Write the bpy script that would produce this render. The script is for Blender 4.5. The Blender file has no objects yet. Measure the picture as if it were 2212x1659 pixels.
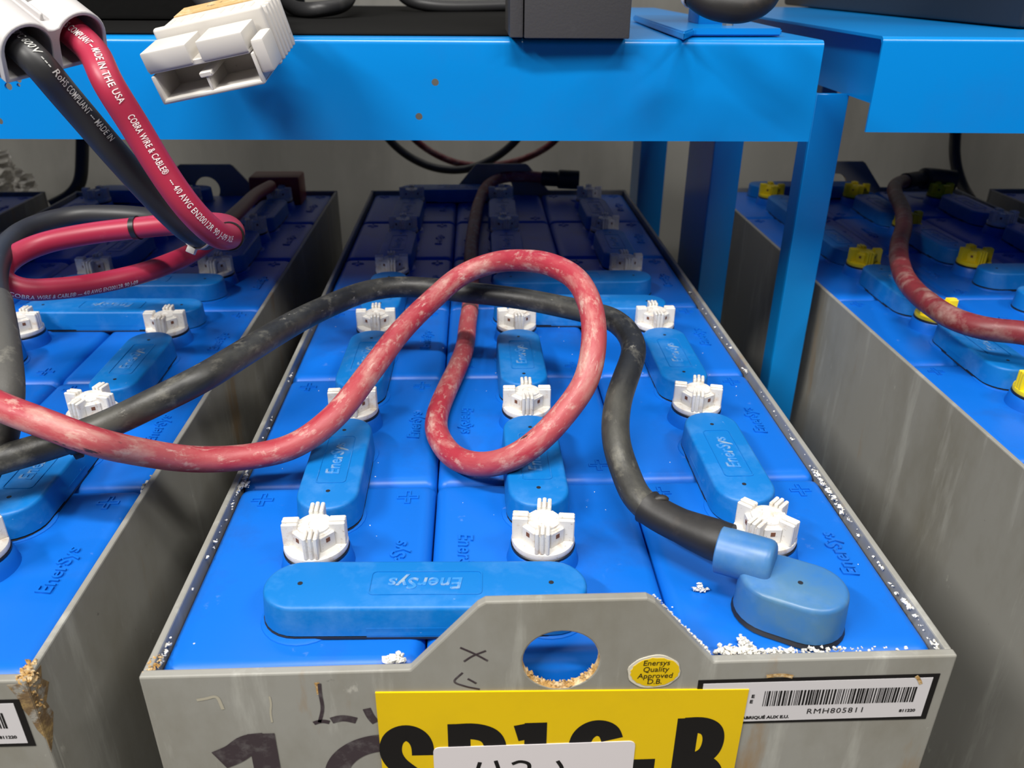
import bpy, bmesh, math, random
from mathutils import Vector as V, Matrix
pi = math.pi
random.seed(7)
S = bpy.context.scene
COL = S.collection

# ------------------------------------------------------------------ camera
FP = 1756.418                       # focal length in pixels of the 2212 wide frame
PITCH, YAW, ROLL = 0.464114, 0.045951, 0.007836
CP = V((0.200682, -0.356414, 0.367187))
_fw = V((math.sin(YAW)*math.cos(PITCH), math.cos(YAW)*math.cos(PITCH), -math.sin(PITCH)))
_r0 = V((math.cos(YAW), -math.sin(YAW), 0)); _u0 = _r0.cross(_fw)
RT = math.cos(ROLL)*_r0 + math.sin(ROLL)*_u0
UP = -math.sin(ROLL)*_r0 + math.cos(ROLL)*_u0
FW = _fw
cam = bpy.data.cameras.new('camera'); camo = bpy.data.objects.new('camera', cam); COL.objects.link(camo)
mw = Matrix((RT, UP, -FW)).transposed().to_4x4(); mw.translation = CP
camo.matrix_world = mw
cam.sensor_width = 36; cam.sensor_fit = 'HORIZONTAL'; cam.lens = 36*FP/2212
cam.clip_start = 0.02; cam.clip_end = 50
cam.dof.use_dof = True; cam.dof.focus_distance = 0.62; cam.dof.aperture_fstop = 11
S.camera = camo

# ------------------------------------------------------------------ world, lights, exposure
S.view_settings.view_transform = 'Standard'; S.view_settings.look = 'None'
S.view_settings.exposure = 0.0; S.view_settings.gamma = 1; S.view_settings.use_curve_mapping = False
w = bpy.data.worlds.new('world'); S.world = w; w.use_nodes = True
w.node_tree.nodes['Background'].inputs[0].default_value = (1, .98, .95, 1)
w.node_tree.nodes['Background'].inputs[1].default_value = 0.045
def area(name, loc, target, sx, sy, power, color=(1, .97, .92)):
    l = bpy.data.lights.new(name, 'AREA'); l.shape = 'RECTANGLE'; l.size = sx; l.size_y = sy
    l.energy = power; l.color = color
    o = bpy.data.objects.new(name, l); COL.objects.link(o); o.location = loc
    o.rotation_euler = (V(target)-V(loc)).to_track_quat('-Z', 'Y').to_euler()
    return o
area('wall_fill_strip', (0.1, -0.75, 2.5), (0.15, -0.4, 0), 1.3, .12, 74)
area('wall_fill_strip', (-2.0, -1.45, 2.6), (0.2, 0.25, 0), 1.6, .18, 120)
area('wall_fill_strip', (1.9, -1.3, 2.6), (0.4, 0.3, 0), 1.2, .15, 40)
area('wall_fill_strip', (0.4, 1.75, 2.75), (0.4, 2.0, 0), 3.0, .15, 18)  # unseen fill strip, added to brighten the back wall

# ------------------------------------------------------------------ pixel rays (to place cables at their measured depth)
def ray(x, y): return FW + ((x-1106)*RT - (y-829.5)*UP)/FP
def Uz(x, y, z):
    d = ray(x, y); return CP + d*((z-CP.z)/d.z)
def Uy(x, y, Y):
    d = ray(x, y); return CP + d*((Y-CP.y)/d.y)
def Ud(x, y, D): return CP + ray(x, y)*D

# ------------------------------------------------------------------ materials
MATS = {}
def nn(nt, t, **kw):
    n = nt.nodes.new(t)
    for k, v in kw.items(): setattr(n, k, v)
    return n
def mat(name, col, rough=.5, metal=0, along=False, dust=None, dust_scale=30, dust_lo=.5, dust_hi=.7, dust_amt=.6,
        stretch=(1, 1, 1), layers=(), bump=0, bump_scale=200, spec=.5, rand=False):
    if name in MATS: return MATS[name]
    m = bpy.data.materials.new(name); m.use_nodes = True; nt = m.node_tree; L = nt.links
    b = nt.nodes['Principled BSDF']
    b.inputs['Roughness'].default_value = rough; b.inputs['Metallic'].default_value = metal
    b.inputs['Specular IOR Level'].default_value = spec
    tc = nn(nt, 'ShaderNodeTexCoord'); vec = tc.outputs['Object']
    if along: vec = nn(nt, 'ShaderNodeAttribute', attribute_name='cuv').outputs['Vector']
    if rand:
        oi = nn(nt, 'ShaderNodeObjectInfo'); ad = nn(nt, 'ShaderNodeVectorMath', operation='ADD')
        sc = nn(nt, 'ShaderNodeVectorMath', operation='SCALE'); sc.inputs['Scale'].default_value = 17
        L.new(oi.outputs['Location'], sc.inputs[0]); L.new(vec, ad.inputs[0]); L.new(sc.outputs[0], ad.inputs[1]); vec = ad.outputs[0]
    rgb = nn(nt, 'ShaderNodeRGB'); rgb.outputs[0].default_value = (*col, 1); cur = rgb.outputs[0]
    lay = list(layers)
    if dust: lay.insert(0, (dust, dust_scale, dust_lo, dust_hi, dust_amt, stretch))
    for (dc, dsc, lo, hi, amt, st) in lay:
        mp = nn(nt, 'ShaderNodeMapping'); mp.inputs['Scale'].default_value = st; L.new(vec, mp.inputs[0])
        no = nn(nt, 'ShaderNodeTexNoise'); no.inputs['Scale'].default_value = dsc; no.inputs['Detail'].default_value = 8
        no.inputs['Roughness'].default_value = .65
        L.new(mp.outputs[0], no.inputs['Vector'])
        mr = nn(nt, 'ShaderNodeMapRange'); mr.inputs['From Min'].default_value = lo; mr.inputs['From Max'].default_value = hi
        mr.inputs['To Max'].default_value = amt; L.new(no.outputs[0], mr.inputs['Value'])
        mx = nn(nt, 'ShaderNodeMix', data_type='RGBA'); L.new(mr.outputs[0], mx.inputs['Factor']); L.new(cur, mx.inputs['A'])
        mx.inputs['B'].default_value = (*dc, 1); cur = mx.outputs['Result']
    L.new(cur, b.inputs['Base Color'])
    if bump:
        no = nn(nt, 'ShaderNodeTexNoise'); no.inputs['Scale'].default_value = bump_scale; no.inputs['Detail'].default_value = 5
        L.new(vec, no.inputs['Vector'])
        bp = nn(nt, 'ShaderNodeBump'); bp.inputs['Strength'].default_value = bump; bp.inputs['Distance'].default_value = .002
        L.new(no.outputs[0], bp.inputs['Height']); L.new(bp.outputs[0], b.inputs['Normal'])
    MATS[name] = m
    return m
M_cell = mat('cell_blue', (.003, .132, .58), .40, spec=.36, rand=True, layers=[((.02, .07, .3), 9, .55, .75, .55, (1, 1, 1)), ((.35, .45, .75), 55, .66, .8, .35, (1, 1, 1))], bump=.03)
M_cover = mat('cover_blue', (.002, .158, .50), .45, spec=.38, rand=True, layers=[((.075, .25, .60), 28, .48, .74, .6, (1, 1, 1)), ((.6, .72, .9), 160, .68, .78, .5, (.5, 1, 1))], bump=.06, bump_scale=300)
M_lead = mat('dark_strap', (.012, .014, .02), .5)
M_cap = mat('cap_white', (.71, .69, .65), .42, layers=[((.50, .34, .20), 120, .52, .68, .55, (1, 1, 1)), ((.22, .13, .07), 420, .62, .70, .8, (1, 1, 1))], rand=True)
M_capy = mat('cap_yellow', (.80, .62, .01), .4, layers=[((.3, .2, .02), 120, .6, .8, .3, (1, 1, 1))], rand=True)
M_capbrown = mat('cap_window_brown', (.16, .06, .03), .7)
M_gasket = mat('gasket_black', (.008, .008, .01), .4)
M_tray = mat('tray_grey', (.285, .28, .255), .48, layers=[((.17, .155, .115), 6, .46, .68, .7, (1, 1, .45)), ((.52, .52, .48), 17, .55, .72, .6, (1.5, 1.5, .22)), ((.26, .15, .05), 10, .60, .72, .75, (1.5, 1.5, .3)), ((.62, .60, .54), 45, .66, .74, .6, (1, 1, .5)), ((.03, .025, .025), 50, .69, .76, .7, (1, 1, 1))], bump=.08, bump_scale=60)
M_rust = mat('rust', (.42, .24, .07), .8, layers=[((.72, .58, .36), 150, .45, .6, .8, (1, 1, 1)), ((.12, .05, .02), 120, .55, .7, .7, (1, 1, 1))], bump=.5, bump_scale=400)
M_rustd = mat('rust_dark', (.16, .10, .045), .8, layers=[((.40, .27, .10), 120, .48, .64, .8, (1, 1, 1)), ((.29, .28, .25), 90, .52, .62, .9, (1, 1, 1))], bump=.4, bump_scale=300)
M_rack = mat('rack_blue', (.0, .21, .60), .27, spec=.5, layers=[((.02, .12, .40), 5, .5, .8, .35, (1, 1, 1)), ((.3, .5, .8), 120, .74, .8, .5, (1, 1, 1))], bump=.025, bump_scale=25)
M_red = mat('cable_red', (.36, .028, .045), .5, along=True, layers=[((.46, .12, .12), 30, .42, .60, .7, (.35, 1, 1)), ((.55, .33, .28), 60, .50, .68, .65, (.4, 1, 1)), ((.66, .56, .46), 110, .55, .72, .60, (.6, 1, 1)), ((.72, .60, .52), 260, .60, .70, .45, (.25, 1, 1)), ((.03, .02, .02), 40, .685, .70, .92, (.35, 1, 1))], bump=.12, bump_scale=150)
M_rednew = mat('cable_red_clean', (.37, .020, .055), .42, layers=[((.55, .25, .25), 30, .62, .8, .35, (1, 1, 1))])
M_redold = mat('cable_red_dull', (.19, .022, .028), .45, along=True, layers=[((.45, .33, .28), 45, .5, .72, .6, (1, 1, 1)), ((.07, .015, .015), 20, .5, .7, .6, (1, 1, 1))], bump=.1, bump_scale=120)
M_blk = mat('cable_black', (.018, .018, .018), .46, along=True, layers=[((.085, .083, .07), 26, .42, .66, .7, (.5, 1, 1)), ((.20, .19, .155), 70, .54, .72, .6, (.7, 1, 1)), ((.5, .48, .42), 170, .64, .76, .6, (.35, 1, 1))], bump=.15, bump_scale=140)
M_blknew = mat('cable_black_clean', (.028, .028, .030), .45, layers=[((.12, .12, .115), 40, .6, .85, .4, (1, 1, 1))])
M_rub = mat('rubber_black', (.016, .015, .015), .5, layers=[((.08, .06, .045), 45, .55, .8, .5, (1, 1, 1))], bump=.1, bump_scale=90)
M_greyrub = mat('cable_grey_worn', (.07, .068, .062), .6, layers=[((.26, .25, .21), 60, .55, .75, .6, (1, 1, 1))], bump=.2, bump_scale=120)
M_term = mat('terminal_blue', (.035, .16, .42), .38, layers=[((.10, .20, .22), 14, .5, .72, .7, (1, 1, 1)), ((.2, .36, .6), 10, .5, .75, .5, (1, 1, 1))])
M_sbn = mat('connector_grey', (.52, .50, .50), .45)
M_sbo = mat('connector_grey_old', (.60, .57, .53), .5, layers=[((.10, .08, .06), 130, .66, .78, .7, (1, 1, 1))])
M_paper = mat('brown_paper', (.52, .33, .14), .8, layers=[((.75, .62, .42), 60, .5, .65, .6, (1, 1, 1)), ((.04, .03, .02), 90, .62, .68, .8, (1, 1, 1))])
M_dark = mat('charger_dark', (.018, .020, .026), .5, bump=.05, bump_scale=400)
M_box = mat('housing_charcoal', (.055, .053, .055), .55, layers=[((.12, .12, .12), 50, .6, .85, .4, (1, 1, 1))], bump=.1, bump_scale=500)
M_mattblk = mat('matt_black', (.008, .008, .008), .9, spec=.08, bump=.3, bump_scale=60)
M_yel = mat('label_yellow', (.74, .50, .002), .4, spec=.2, layers=[((.62, .42, .005), 12, .45, .7, .5, (1, 1, 1))])
M_ink = mat('ink_black', (.006, .005, .005), .5, spec=.2)
M_ink2 = mat('ink_purple', (.035, .022, .028), .6, layers=[((.14, .13, .13), 90, .5, .7, .6, (1, 1, 1))])
M_lab = mat('label_white', (.62, .60, .62), .4)
M_white = mat('sticker_white', (.68, .64, .66), .35)
M_tornw = mat('torn_paper', (.62, .58, .48), .7)
M_print = mat('print_white', (.78, .70, .70), .6)
M_printg = mat('print_grey', (.55, .55, .53), .6)
M_salt = mat('salt_white', (.82, .80, .74), .85, layers=[((.6, .5, .4), 90, .55, .75, .5, (1, 1, 1))], bump=.6, bump_scale=900)
M_wall = mat('wall_concrete', (.225, .22, .20), .85, layers=[((.13, .125, .115), 3, .45, .75, .6, (1.4, 1, .35)), ((.27, .26, .24), 14, .55, .8, .4, (1, 1, .6))], bump=.15, bump_scale=60)
M_floor = mat('floor_concrete', (.20, .195, .18), .7, layers=[((.12, .115, .11), 6, .45, .7, .6, (1, 1, 1))], bump=.1, bump_scale=80)
M_resid = mat('residue_beige', (.40, .37, .29), .7)
M_plastic = mat('plastic_sheet', (.72, .70, .66), .35, layers=[((.35, .32, .28), 25, .5, .7, .6, (1, 1, 1))])
M_zipw = mat('tie_white', (.72, .72, .72), .4)
M_zipb = mat('tie_black', (.01, .01, .01), .4)
M_bolt = mat('bolt_steel', (.45, .42, .36), .4, .7)
M_redcov = mat('terminal_red', (.28, .012, .015), .45)
M_blkband = mat('band_brown', (.12, .05, .05), .5)
M_emb = mat('emboss_worn', (.03, .22, .60), .5, layers=[((.30, .38, .42), 90, .48, .62, .8, (1, 1, 1))])

# ------------------------------------------------------------------ helpers
def mesh(bm, name, mats, smooth=None):
    bmesh.ops.recalc_face_normals(bm, faces=bm.faces)
    me = bpy.data.meshes.new(name); bm.to_mesh(me); bm.free()
    for m in (mats if isinstance(mats, (list, tuple)) else [mats]): me.materials.append(m)
    if smooth is not None:
        for p in me.polygons: p.use_smooth = True
        me.set_sharp_from_angle(angle=math.radians(smooth))
    return me
def obj(name, me, parent=None, loc=(0, 0, 0), rot=(0, 0, 0)):
    o = bpy.data.objects.new(name, me); COL.objects.link(o); o.location = loc; o.rotation_euler = rot
    if parent: o.parent = parent
    return o
def tag(o, label, cat, group=None, kind=None):
    o['label'] = label; o['category'] = cat
    if group: o['group'] = group
    if kind: o['kind'] = kind
    return o
def thing(name, label, cat, loc=(0, 0, 0), rot=(0, 0, 0), group=None):
    o = bpy.data.objects.new(name, None); COL.objects.link(o); o.location = loc; o.rotation_euler = rot
    o.empty_display_size = .05
    return tag(o, label, cat, group)
def box(bm, x0, x1, y0, y1, z0, z1, bev=0, seg=2, mi=0, M=None):
    vs = [bm.verts.new((x, y, z)) for z in (z0, z1) for y in (y0, y1) for x in (x0, x1)]
    fs = [bm.faces.new([vs[i] for i in q]) for q in ((0, 2, 3, 1), (4, 5, 7, 6), (0, 1, 5, 4), (2, 6, 7, 3), (0, 4, 6, 2), (1, 3, 7, 5))]
    for f in fs: f.material_index = mi
    if bev:
        es = list({e for f in fs for e in f.edges})
        r = bmesh.ops.bevel(bm, geom=es, offset=bev, segments=seg, profile=.5, affect='EDGES')
        for f in r['faces']: f.material_index = mi
        vs = list({v for f in r['faces'] for v in f.verts} | {v for v in vs if v.is_valid})
    if M is not None:
        for v in vs: v.co = M @ v.co
    return vs
def rings(bm, rs, cap0=True, cap1=True, closed=False, mi=0):
    """skin a list of equal-length closed rings"""
    vr = [[bm.verts.new(p) for p in r] for r in rs]
    n = len(vr[0]); k = len(vr)
    for i in range(k if closed else k-1):
        a, b = vr[i], vr[(i+1) % k]
        for j in range(n):
            f = bm.faces.new((a[j], a[(j+1) % n], b[(j+1) % n], b[j])); f.material_index = mi
    if not closed:
        if cap0: bm.faces.new(list(reversed(vr[0]))).material_index = mi
        if cap1: bm.faces.new(vr[-1]).material_index = mi
    return vr
def circ(r, z, n=32, cx=0, cy=0): return [(cx+r*math.cos(2*pi*i/n), cy+r*math.sin(2*pi*i/n), z) for i in range(n)]
def lathe(bm, prof, n=32, mi=0, cap0=True, cap1=True): return rings(bm, [circ(r, z, n) for r, z in prof], cap0, cap1, mi=mi)
def stad(Ln, W, z, n=14):
    a = (Ln-W)/2; r = W/2; out = []
    for i in range(n+1):
        t = -pi/2+pi*i/n; out.append((a+r*math.cos(t), r*math.sin(t), z))
    for i in range(n+1):
        t = pi/2+pi*i/n; out.append((-a+r*math.cos(t), r*math.sin(t), z))
    return out
def prism(bm, outer, holes, t, mi=0, hole_mi=None):
    """outer/holes: lists of (x,z) in the XZ plane; plate from y=0 to y=t"""
    loops = [outer]+list(holes); edges = []; vl = []
    for lp in loops:
        vs = [bm.verts.new((x, 0, z)) for x, z in lp]; vl.append(vs)
        for i in range(len(vs)): edges.append(bm.edges.new((vs[i], vs[(i+1) % len(vs)])))
    r = bmesh.ops.triangle_fill(bm, edges=edges, use_beauty=True)
    fs = [g for g in r['geom'] if isinstance(g, bmesh.types.BMFace)]
    e = bmesh.ops.extrude_face_region(bm, geom=fs)
    nv = [g for g in e['geom'] if isinstance(g, bmesh.types.BMVert)]
    for v in nv: v.co.y += t
    for f in bm.faces: f.material_index = mi if f.material_index == 0 else f.material_index
    if hole_mi is not None:
        hs = set()
        for vs in vl[1:]: hs |= set(vs)
        for f in bm.faces:
            if sum(v in hs for v in f.verts) == 2 and len(f.verts) == 4: f.material_index = hole_mi
    return fs
def catmull(pts, sub=12):
    P = [V(p) for p in pts]; P = [P[0]*2-P[1]]+P+[P[-1]*2-P[-2]]; out = []
    for i in range(1, len(P)-2):
        p0, p1, p2, p3 = P[i-1:i+3]
        t0 = 0; t1 = t0+max(1e-6, (p1-p0).length)**.5; t2 = t1+max(1e-6, (p2-p1).length)**.5; t3 = t2+max(1e-6, (p3-p2).length)**.5
        for k in range(sub):
            t = t1+(t2-t1)*k/sub
            a1 = p0*((t1-t)/(t1-t0))+p1*((t-t0)/(t1-t0)); a2 = p1*((t2-t)/(t2-t1))+p2*((t-t1)/(t2-t1)); a3 = p2*((t3-t)/(t3-t2))+p3*((t-t2)/(t3-t2))
            b1 = a1*((t2-t)/(t2-t0))+a2*((t-t0)/(t2-t0)); b2 = a2*((t3-t)/(t3-t1))+a3*((t-t1)/(t3-t1))
            out.append(b1*((t2-t)/(t2-t1))+b2*((t-t1)/(t2-t1)))
    out.append(P[-2]); return out
def resample(P, step):
    d = [0]
    for i in range(1, len(P)): d.append(d[-1]+(P[i]-P[i-1]).length)
    n = max(2, int(d[-1]/step)); out = []; j = 0
    for k in range(n+1):
        s = d[-1]*k/n
        while j < len(P)-2 and d[j+1] < s: j += 1
        f = (s-d[j])/max(1e-9, d[j+1]-d[j]); out.append(P[j].lerp(P[j+1], min(1, max(0, f))))
    return out
def smooth_path(P, it=2):
    for _ in range(it):
        P = [P[0]]+[(P[i-1]+P[i]*2+P[i+1])/4 for i in range(1, len(P)-1)]+[P[-1]]
    return P
def path(pts, step=.004, it=6): return resample(smooth_path(resample(catmull(pts), step), it), step)
def frames(P):
    T = [(P[min(i+1, len(P)-1)]-P[max(i-1, 0)]).normalized() for i in range(len(P))]
    n = T[0].orthogonal().normalized(); N = []
    for t in T:
        n = (n-t*n.dot(t)).normalized(); N.append(n)
    return T, N
def tube(bm, P, r, n=20, mi=0, round_ends=True):
    T, N = frames(P); rs = []
    R = r if callable(r) else (lambda s: r)
    L_ = len(P)-1
    for i, p in enumerate(P):
        b = T[i].cross(N[i]); rr = R(i/L_)
        rs.append([p+(N[i]*math.cos(2*pi*k/n)+b*math.sin(2*pi*k/n))*rr for k in range(n)])
    rings(bm, rs, mi=mi)
def cable_mesh(P, r, m, n=20):
    bm = bmesh.new(); tube(bm, P, r, n); me = mesh(bm, 'cable', m, 50)
    at_ = me.attributes.new('cuv', 'FLOAT_VECTOR', 'POINT'); d = 0
    for i in range(len(P)):
        if i: d += (P[i]-P[i-1]).length
        for k in range(n): at_.data[i*n+k].vector = (d, .0105*math.cos(2*pi*k/n), .0105*math.sin(2*pi*k/n))
    return me
def text_mesh(body, size, m, ext=0., bold=0., shear=0., space=1., width=1., align='CENTER'):
    cu = bpy.data.curves.new('t', 'FONT'); cu.body = body; cu.size = size; cu.extrude = ext; cu.offset = bold; cu.shear = shear
    cu.space_character = space; cu.align_x = align; cu.align_y = 'CENTER'; cu.resolution_u = 3
    o = bpy.data.objects.new('t', cu); COL.objects.link(o)
    bpy.context.view_layer.update()
    me = bpy.data.meshes.new_from_object(o.evaluated_get(bpy.context.evaluated_depsgraph_get()))
    bpy.data.objects.remove(o); bpy.data.curves.remove(cu)
    if width != 1:
        for v in me.vertices: v.co.x *= width
    me.materials.clear(); me.materials.append(m)
    return me
def cut(me, cutter_bm):
    """boolean difference, returns a new mesh"""
    o = bpy.data.objects.new('a', me); COL.objects.link(o)
    bmesh.ops.recalc_face_normals(cutter_bm, faces=cutter_bm.faces)
    cm = bpy.data.meshes.new('c'); cutter_bm.to_mesh(cm); cutter_bm.free()
    c = bpy.data.objects.new('b', cm); COL.objects.link(c)
    md = o.modifiers.new('b', 'BOOLEAN'); md.operation = 'DIFFERENCE'; md.object = c; md.solver = 'EXACT'
    bpy.context.view_layer.update()
    out = bpy.data.meshes.new_from_object(o.evaluated_get(bpy.context.evaluated_depsgraph_get()))
    bpy.data.objects.remove(o); bpy.data.objects.remove(c)
    return out
def wrap_text(parent, P, r, body, size, s0, m, name='printed_lettering', roll=0, bold=0., width=1., shear=0, end=False):
    """lay printed lettering along a cable starting at arc length s0"""
    me = text_mesh(body, size, m, 0, bold, shear, 1.05, width, 'LEFT')
    bm = bmesh.new(); bm.from_mesh(me)
    bmesh.ops.triangulate(bm, faces=bm.faces); bmesh.ops.subdivide_edges(bm, edges=bm.edges, cuts=1)
    d = [0]
    for i in range(1, len(P)): d.append(d[-1]+(P[i]-P[i-1]).length)
    T, _ = frames(P)
    x1 = max(v.co.x for v in bm.verts)
    if end: s0 -= x1
    def at(s):
        i = 0
        while i < len(d)-2 and d[i+1] < s: i += 1
        f = max(0, min(1, (s-d[i])/max(1e-9, d[i+1]-d[i])))
        return P[i].lerp(P[i+1], f), T[i].lerp(T[i+1], f).normalized()
    pm, tm = at(s0+x1/2); n0 = CP-pm                       # the side the photo shows printed
    for v in bm.verts:
        p, t = at(s0+v.co.x); n = (n0-t*n0.dot(t)).normalized(); u = n.cross(t)
        a = v.co.y/r+roll
        v.co = p+(n*math.cos(a)+u*math.sin(a))*(r+.0005)
    me2 = bpy.data.meshes.new(name); bm.to_mesh(me2); bm.free(); me2.materials.append(m)
    return obj(name, me2, parent)

# ------------------------------------------------------------------ room
ZF = -.58
def struct(name, me): o = obj(name, me); o['kind'] = 'structure'; return o
bm = bmesh.new(); box(bm, -3, 4, -4, 2.27, ZF-.05, ZF); struct('floor', mesh(bm, 'floor', M_floor))
bm = bmesh.new(); box(bm, -3, 4, 2.2, 2.27, ZF, 3.0); struct('wall_back', mesh(bm, 'wall', M_wall))

# ------------------------------------------------------------------ battery meshes
W, L = .49, 1.2115
PX, PY = .1595, .1990
CX = [.00575+PX*(i+.5) for i in range(3)]
CY = [.0100+PY*(j+.5) for j in range(6)]
ZC = -.006
def cell_mesh():
    bm = bmesh.new()
    hx, hy = PX/2-.0004, PY/2-.0004; b = .009
    def rr(d, z, rc=.006):
        out = []
        for (sx, sy, a0) in ((1, -1, -pi/2), (1, 1, 0), (-1, 1, pi/2), (-1, -1, pi)):
            for k in range(4):
                a = a0+pi/2*k/3; out.append((sx*(hx-d-rc)+rc*math.cos(a), sy*(hy-d-rc)+rc*math.sin(a), z))
        return out
    rs = [rr(0, -.14), rr(0, -b)]
    for k in range(1, 5):
        a = pi/2*k/4; rs.append(rr(b*(1-math.cos(a)), -b+b*math.sin(a)))
    rings(bm, rs)
    lathe(bm, [(.0262, -.003), (.0258, .0006), (.0246, .0050), (.0236, .0110), (.0228, .0120)], 36)      # vent well
    for s in (1, -1):                                                                               # post bosses
        pts = [[(x, y+s*.054, z) for x, y, z in circ(r, z, 28)] for r, z in ((.0285, -.002), (.0275, .0008), (.0255, .0016))]
        rings(bm, pts)
    # faint raised panel beside the wells
    for sx in (1, -1):
        rings(bm, [[(sx*.056+x, y, z) for x, y, z in stad(.045 if 0 else .150, .036, z, 3)] for z in (-.002, .0006)]) if False else None
    return mesh(bm, 'cell', M_cell, 35)
CELL = cell_mesh()
def plus_mesh():
    bm = bmesh.new()
    s, t = .0085, .0022
    o = [(t, -s), (t, -t), (s, -t), (s, t), (t, t), (t, s), (-t, s), (-t, t), (-s, t), (-s, -t), (-t, -t), (-t, -s)]
    i = [(x*.0, y*.0) for x, y in o]
    k = .0011
    def ins(p):
        x, y = p; return (x-math.copysign(k, x), y-math.copysign(k, y))
    n = len(o)
    for (z0, z1) in ((0, .0011),):
        a = [bm.verts.new((*p, z0)) for p in o]; b = [bm.verts.new((*p, z1)) for p in o]
        c = [bm.verts.new((*ins(p), z1)) for p in o]; d = [bm.verts.new((*ins(p), z0)) for p in o]
        for j in range(n):
            q = (j+1) % n
            for u, v_ in ((a, b), (b, c), (c, d)): bm.faces.new((u[j], u[q], v_[q], v_[j]))
    return mesh(bm, 'plus', M_cell)
PLUS = plus_mesh()
LOGO = text_mesh('EnerSys', .0155, M_cell, .0009, .0002, .15, 1.02)
LOGO_C = text_mesh('EnerSys', .0150, M_emb, .0004, .0003, .15, 1.02)
def cap_mesh(m):
    bm = bmesh.new()
    lathe(bm, [(.0205, .0138), (.0222, .0146), (.0226, .0165), (.0222, .0186), (.0212, .0192), (.0150, .0194)], 40)
    lathe(bm, [(.0142, .019), (.0140, .0300), (.0132, .0318), (.0118, .0322), (.0116, .0335), (.0040, .0338), (.0035, .0330)], 36)
    for q in range(4):
        Mq = Matrix.Rotation(q*pi/2, 4, 'Z')
        for k in (-1, 0, 1):
            box(bm, .0105, .0218, k*.0037-.0014, k*.0037+.0014, .0188, .0372 - (.0006 if k else 0), .0007, 1, 0, Mq)
        box(bm, .010, .0208, -.0046, .0046, .0188, .0335, 0, 1, 0, Mq)
        Md = Matrix.Rotation(q*pi/2+pi/4, 4, 'Z')
        box(bm, .0120, .0146, -.0062, .0062, .019, .0312, .0005, 1, 0, Md)
        for k in (-1, 1):
            Mw = Matrix.Rotation(q*pi/2+pi/4+k*.20, 4, 'Z')
        box(bm, .0140, .01485, -.0016, .0016, .0255, .0287, 0, 1, 1, Md)
    return mesh(bm, 'cap', [m, M_capbrown], 30)
CAPW, CAPY = cap_mesh(M_cap), cap_mesh(M_capy)
bm = bmesh.new(); lathe(bm, [(.0222, .0115), (.0229, .0122), (.0229, .0140), (.0222, .0146)], 36); GASK = mesh(bm, 'gasket', M_gasket, 40)
def cover_mesh(Ln, Wd, h):
    bm = bmesh.new(); b = .0028
    rs = [stad(Ln, Wd, 0), stad(Ln-.0024, Wd-.0024, h-b)]
    for k in range(1, 5):
        a = pi/2*k/4; d = .0024+2*b*(1-math.cos(a)); rs.append(stad(Ln-d, Wd-d, h-b+b*math.sin(a)))
    rings(bm, rs)
    a = (Ln-Wd)/2
    for s in (1, -1): box(bm, -a*.45, a*.45, s*Wd/2-(.0012 if s > 0 else -.0002), s*Wd/2+(-.0002 if s > 0 else .0012), -.003, .006)
    return mesh(bm, 'cover', M_cover, 35)
def cover_plate(Ln):
    """raised outline round the embossed word"""
    bm = bmesh.new(); w_, h_ = .036, .0115
    def rr(w2, h2, z, rc=.003):
        out = []
        for (sx, sy, a0) in ((1, -1, -pi/2), (1, 1, 0), (-1, 1, pi/2), (-1, -1, pi)):
            for k in range(4):
                a = a0+pi/2*k/3; out.append((sx*(w2-rc)+rc*math.cos(a), sy*(h2-rc)+rc*math.sin(a), z))
        return out
    rings(bm, [rr(w_, h_, -.0004), rr(w_, h_, .0005), rr(w_-.0007, h_-.0007, .0005), rr(w_-.0007, h_-.0007, -.0004)], closed=True)
    return mesh(bm, 'plate', M_cover)
HC = .0215
COVV, COVH = cover_mesh(.1425, .049, HC), cover_mesh(.2100, .049, HC)
PLATE = cover_plate(.14)
bm = bmesh.new(); lathe(bm, [(.0017, -.002), (.0017, .0002)], 12); HOLE = mesh(bm, 'hole', M_lead)
def strap_mesh(Ln):
    bm = bmesh.new(); rings(bm, [stad(Ln+.001, .0488, 0), stad(Ln+.001, .0488, .0016), stad(Ln-.006, .042, .0024), stad(Ln-.008, .040, .010)]); return mesh(bm, 'strap', M_lead, 40)
STRV, STRH = strap_mesh(.1425), strap_mesh(.2100)
def tray_mesh():
    bm = bmesh.new(); T = .0048; H = ZF
    tab = [(0, H), (W, H), (W, 0), (.343, .0), (.298, .050), (.290, .0535), (.205, .0535), (.198, .050), (.156, 0), (0, 0)]
    tab = [(0, H), (W, H), (W, 0), (.340, 0), (.3005, .0475), (.2955, .0505), (.2030, .0505), (.1985, .0475), (.158, 0), (0, 0)]
    hole = [(.2475+.0228*math.cos(2*pi*i/36), .0045+.0228*math.sin(2*pi*i/36)) for i in range(36)]
    prism(bm, tab, [hole], .0062, 0, 1)
    n0 = set(bm.verts)
    b2 = bmesh.new(); prism(b2, tab, [hole], .0062, 0, 1)
    for v in b2.verts: v.co.y = L-v.co.y
    tmp = bpy.data.meshes.new('t'); b2.to_mesh(tmp); b2.free(); bm.from_mesh(tmp); bpy.data.meshes.remove(tmp)
    box(bm, 0, T, .0062, L-.0062, H, -.0008); box(bm, W-T, W, .0062, L-.0062, H, -.0008)
    box(bm, T, W-T, .0062, L-.0062, H, H+.01)
    me = mesh(bm, 'tray', [M_tray, M_rust])
    return me
TRAY = tray_mesh()
def bevelled(o, w_=.0012, seg=2):
    md = o.modifiers.new('bevel', 'BEVEL'); md.width = w_; md.segments = seg; md.limit_method = 'ANGLE'; md.angle_limit = math.radians(40)

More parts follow.
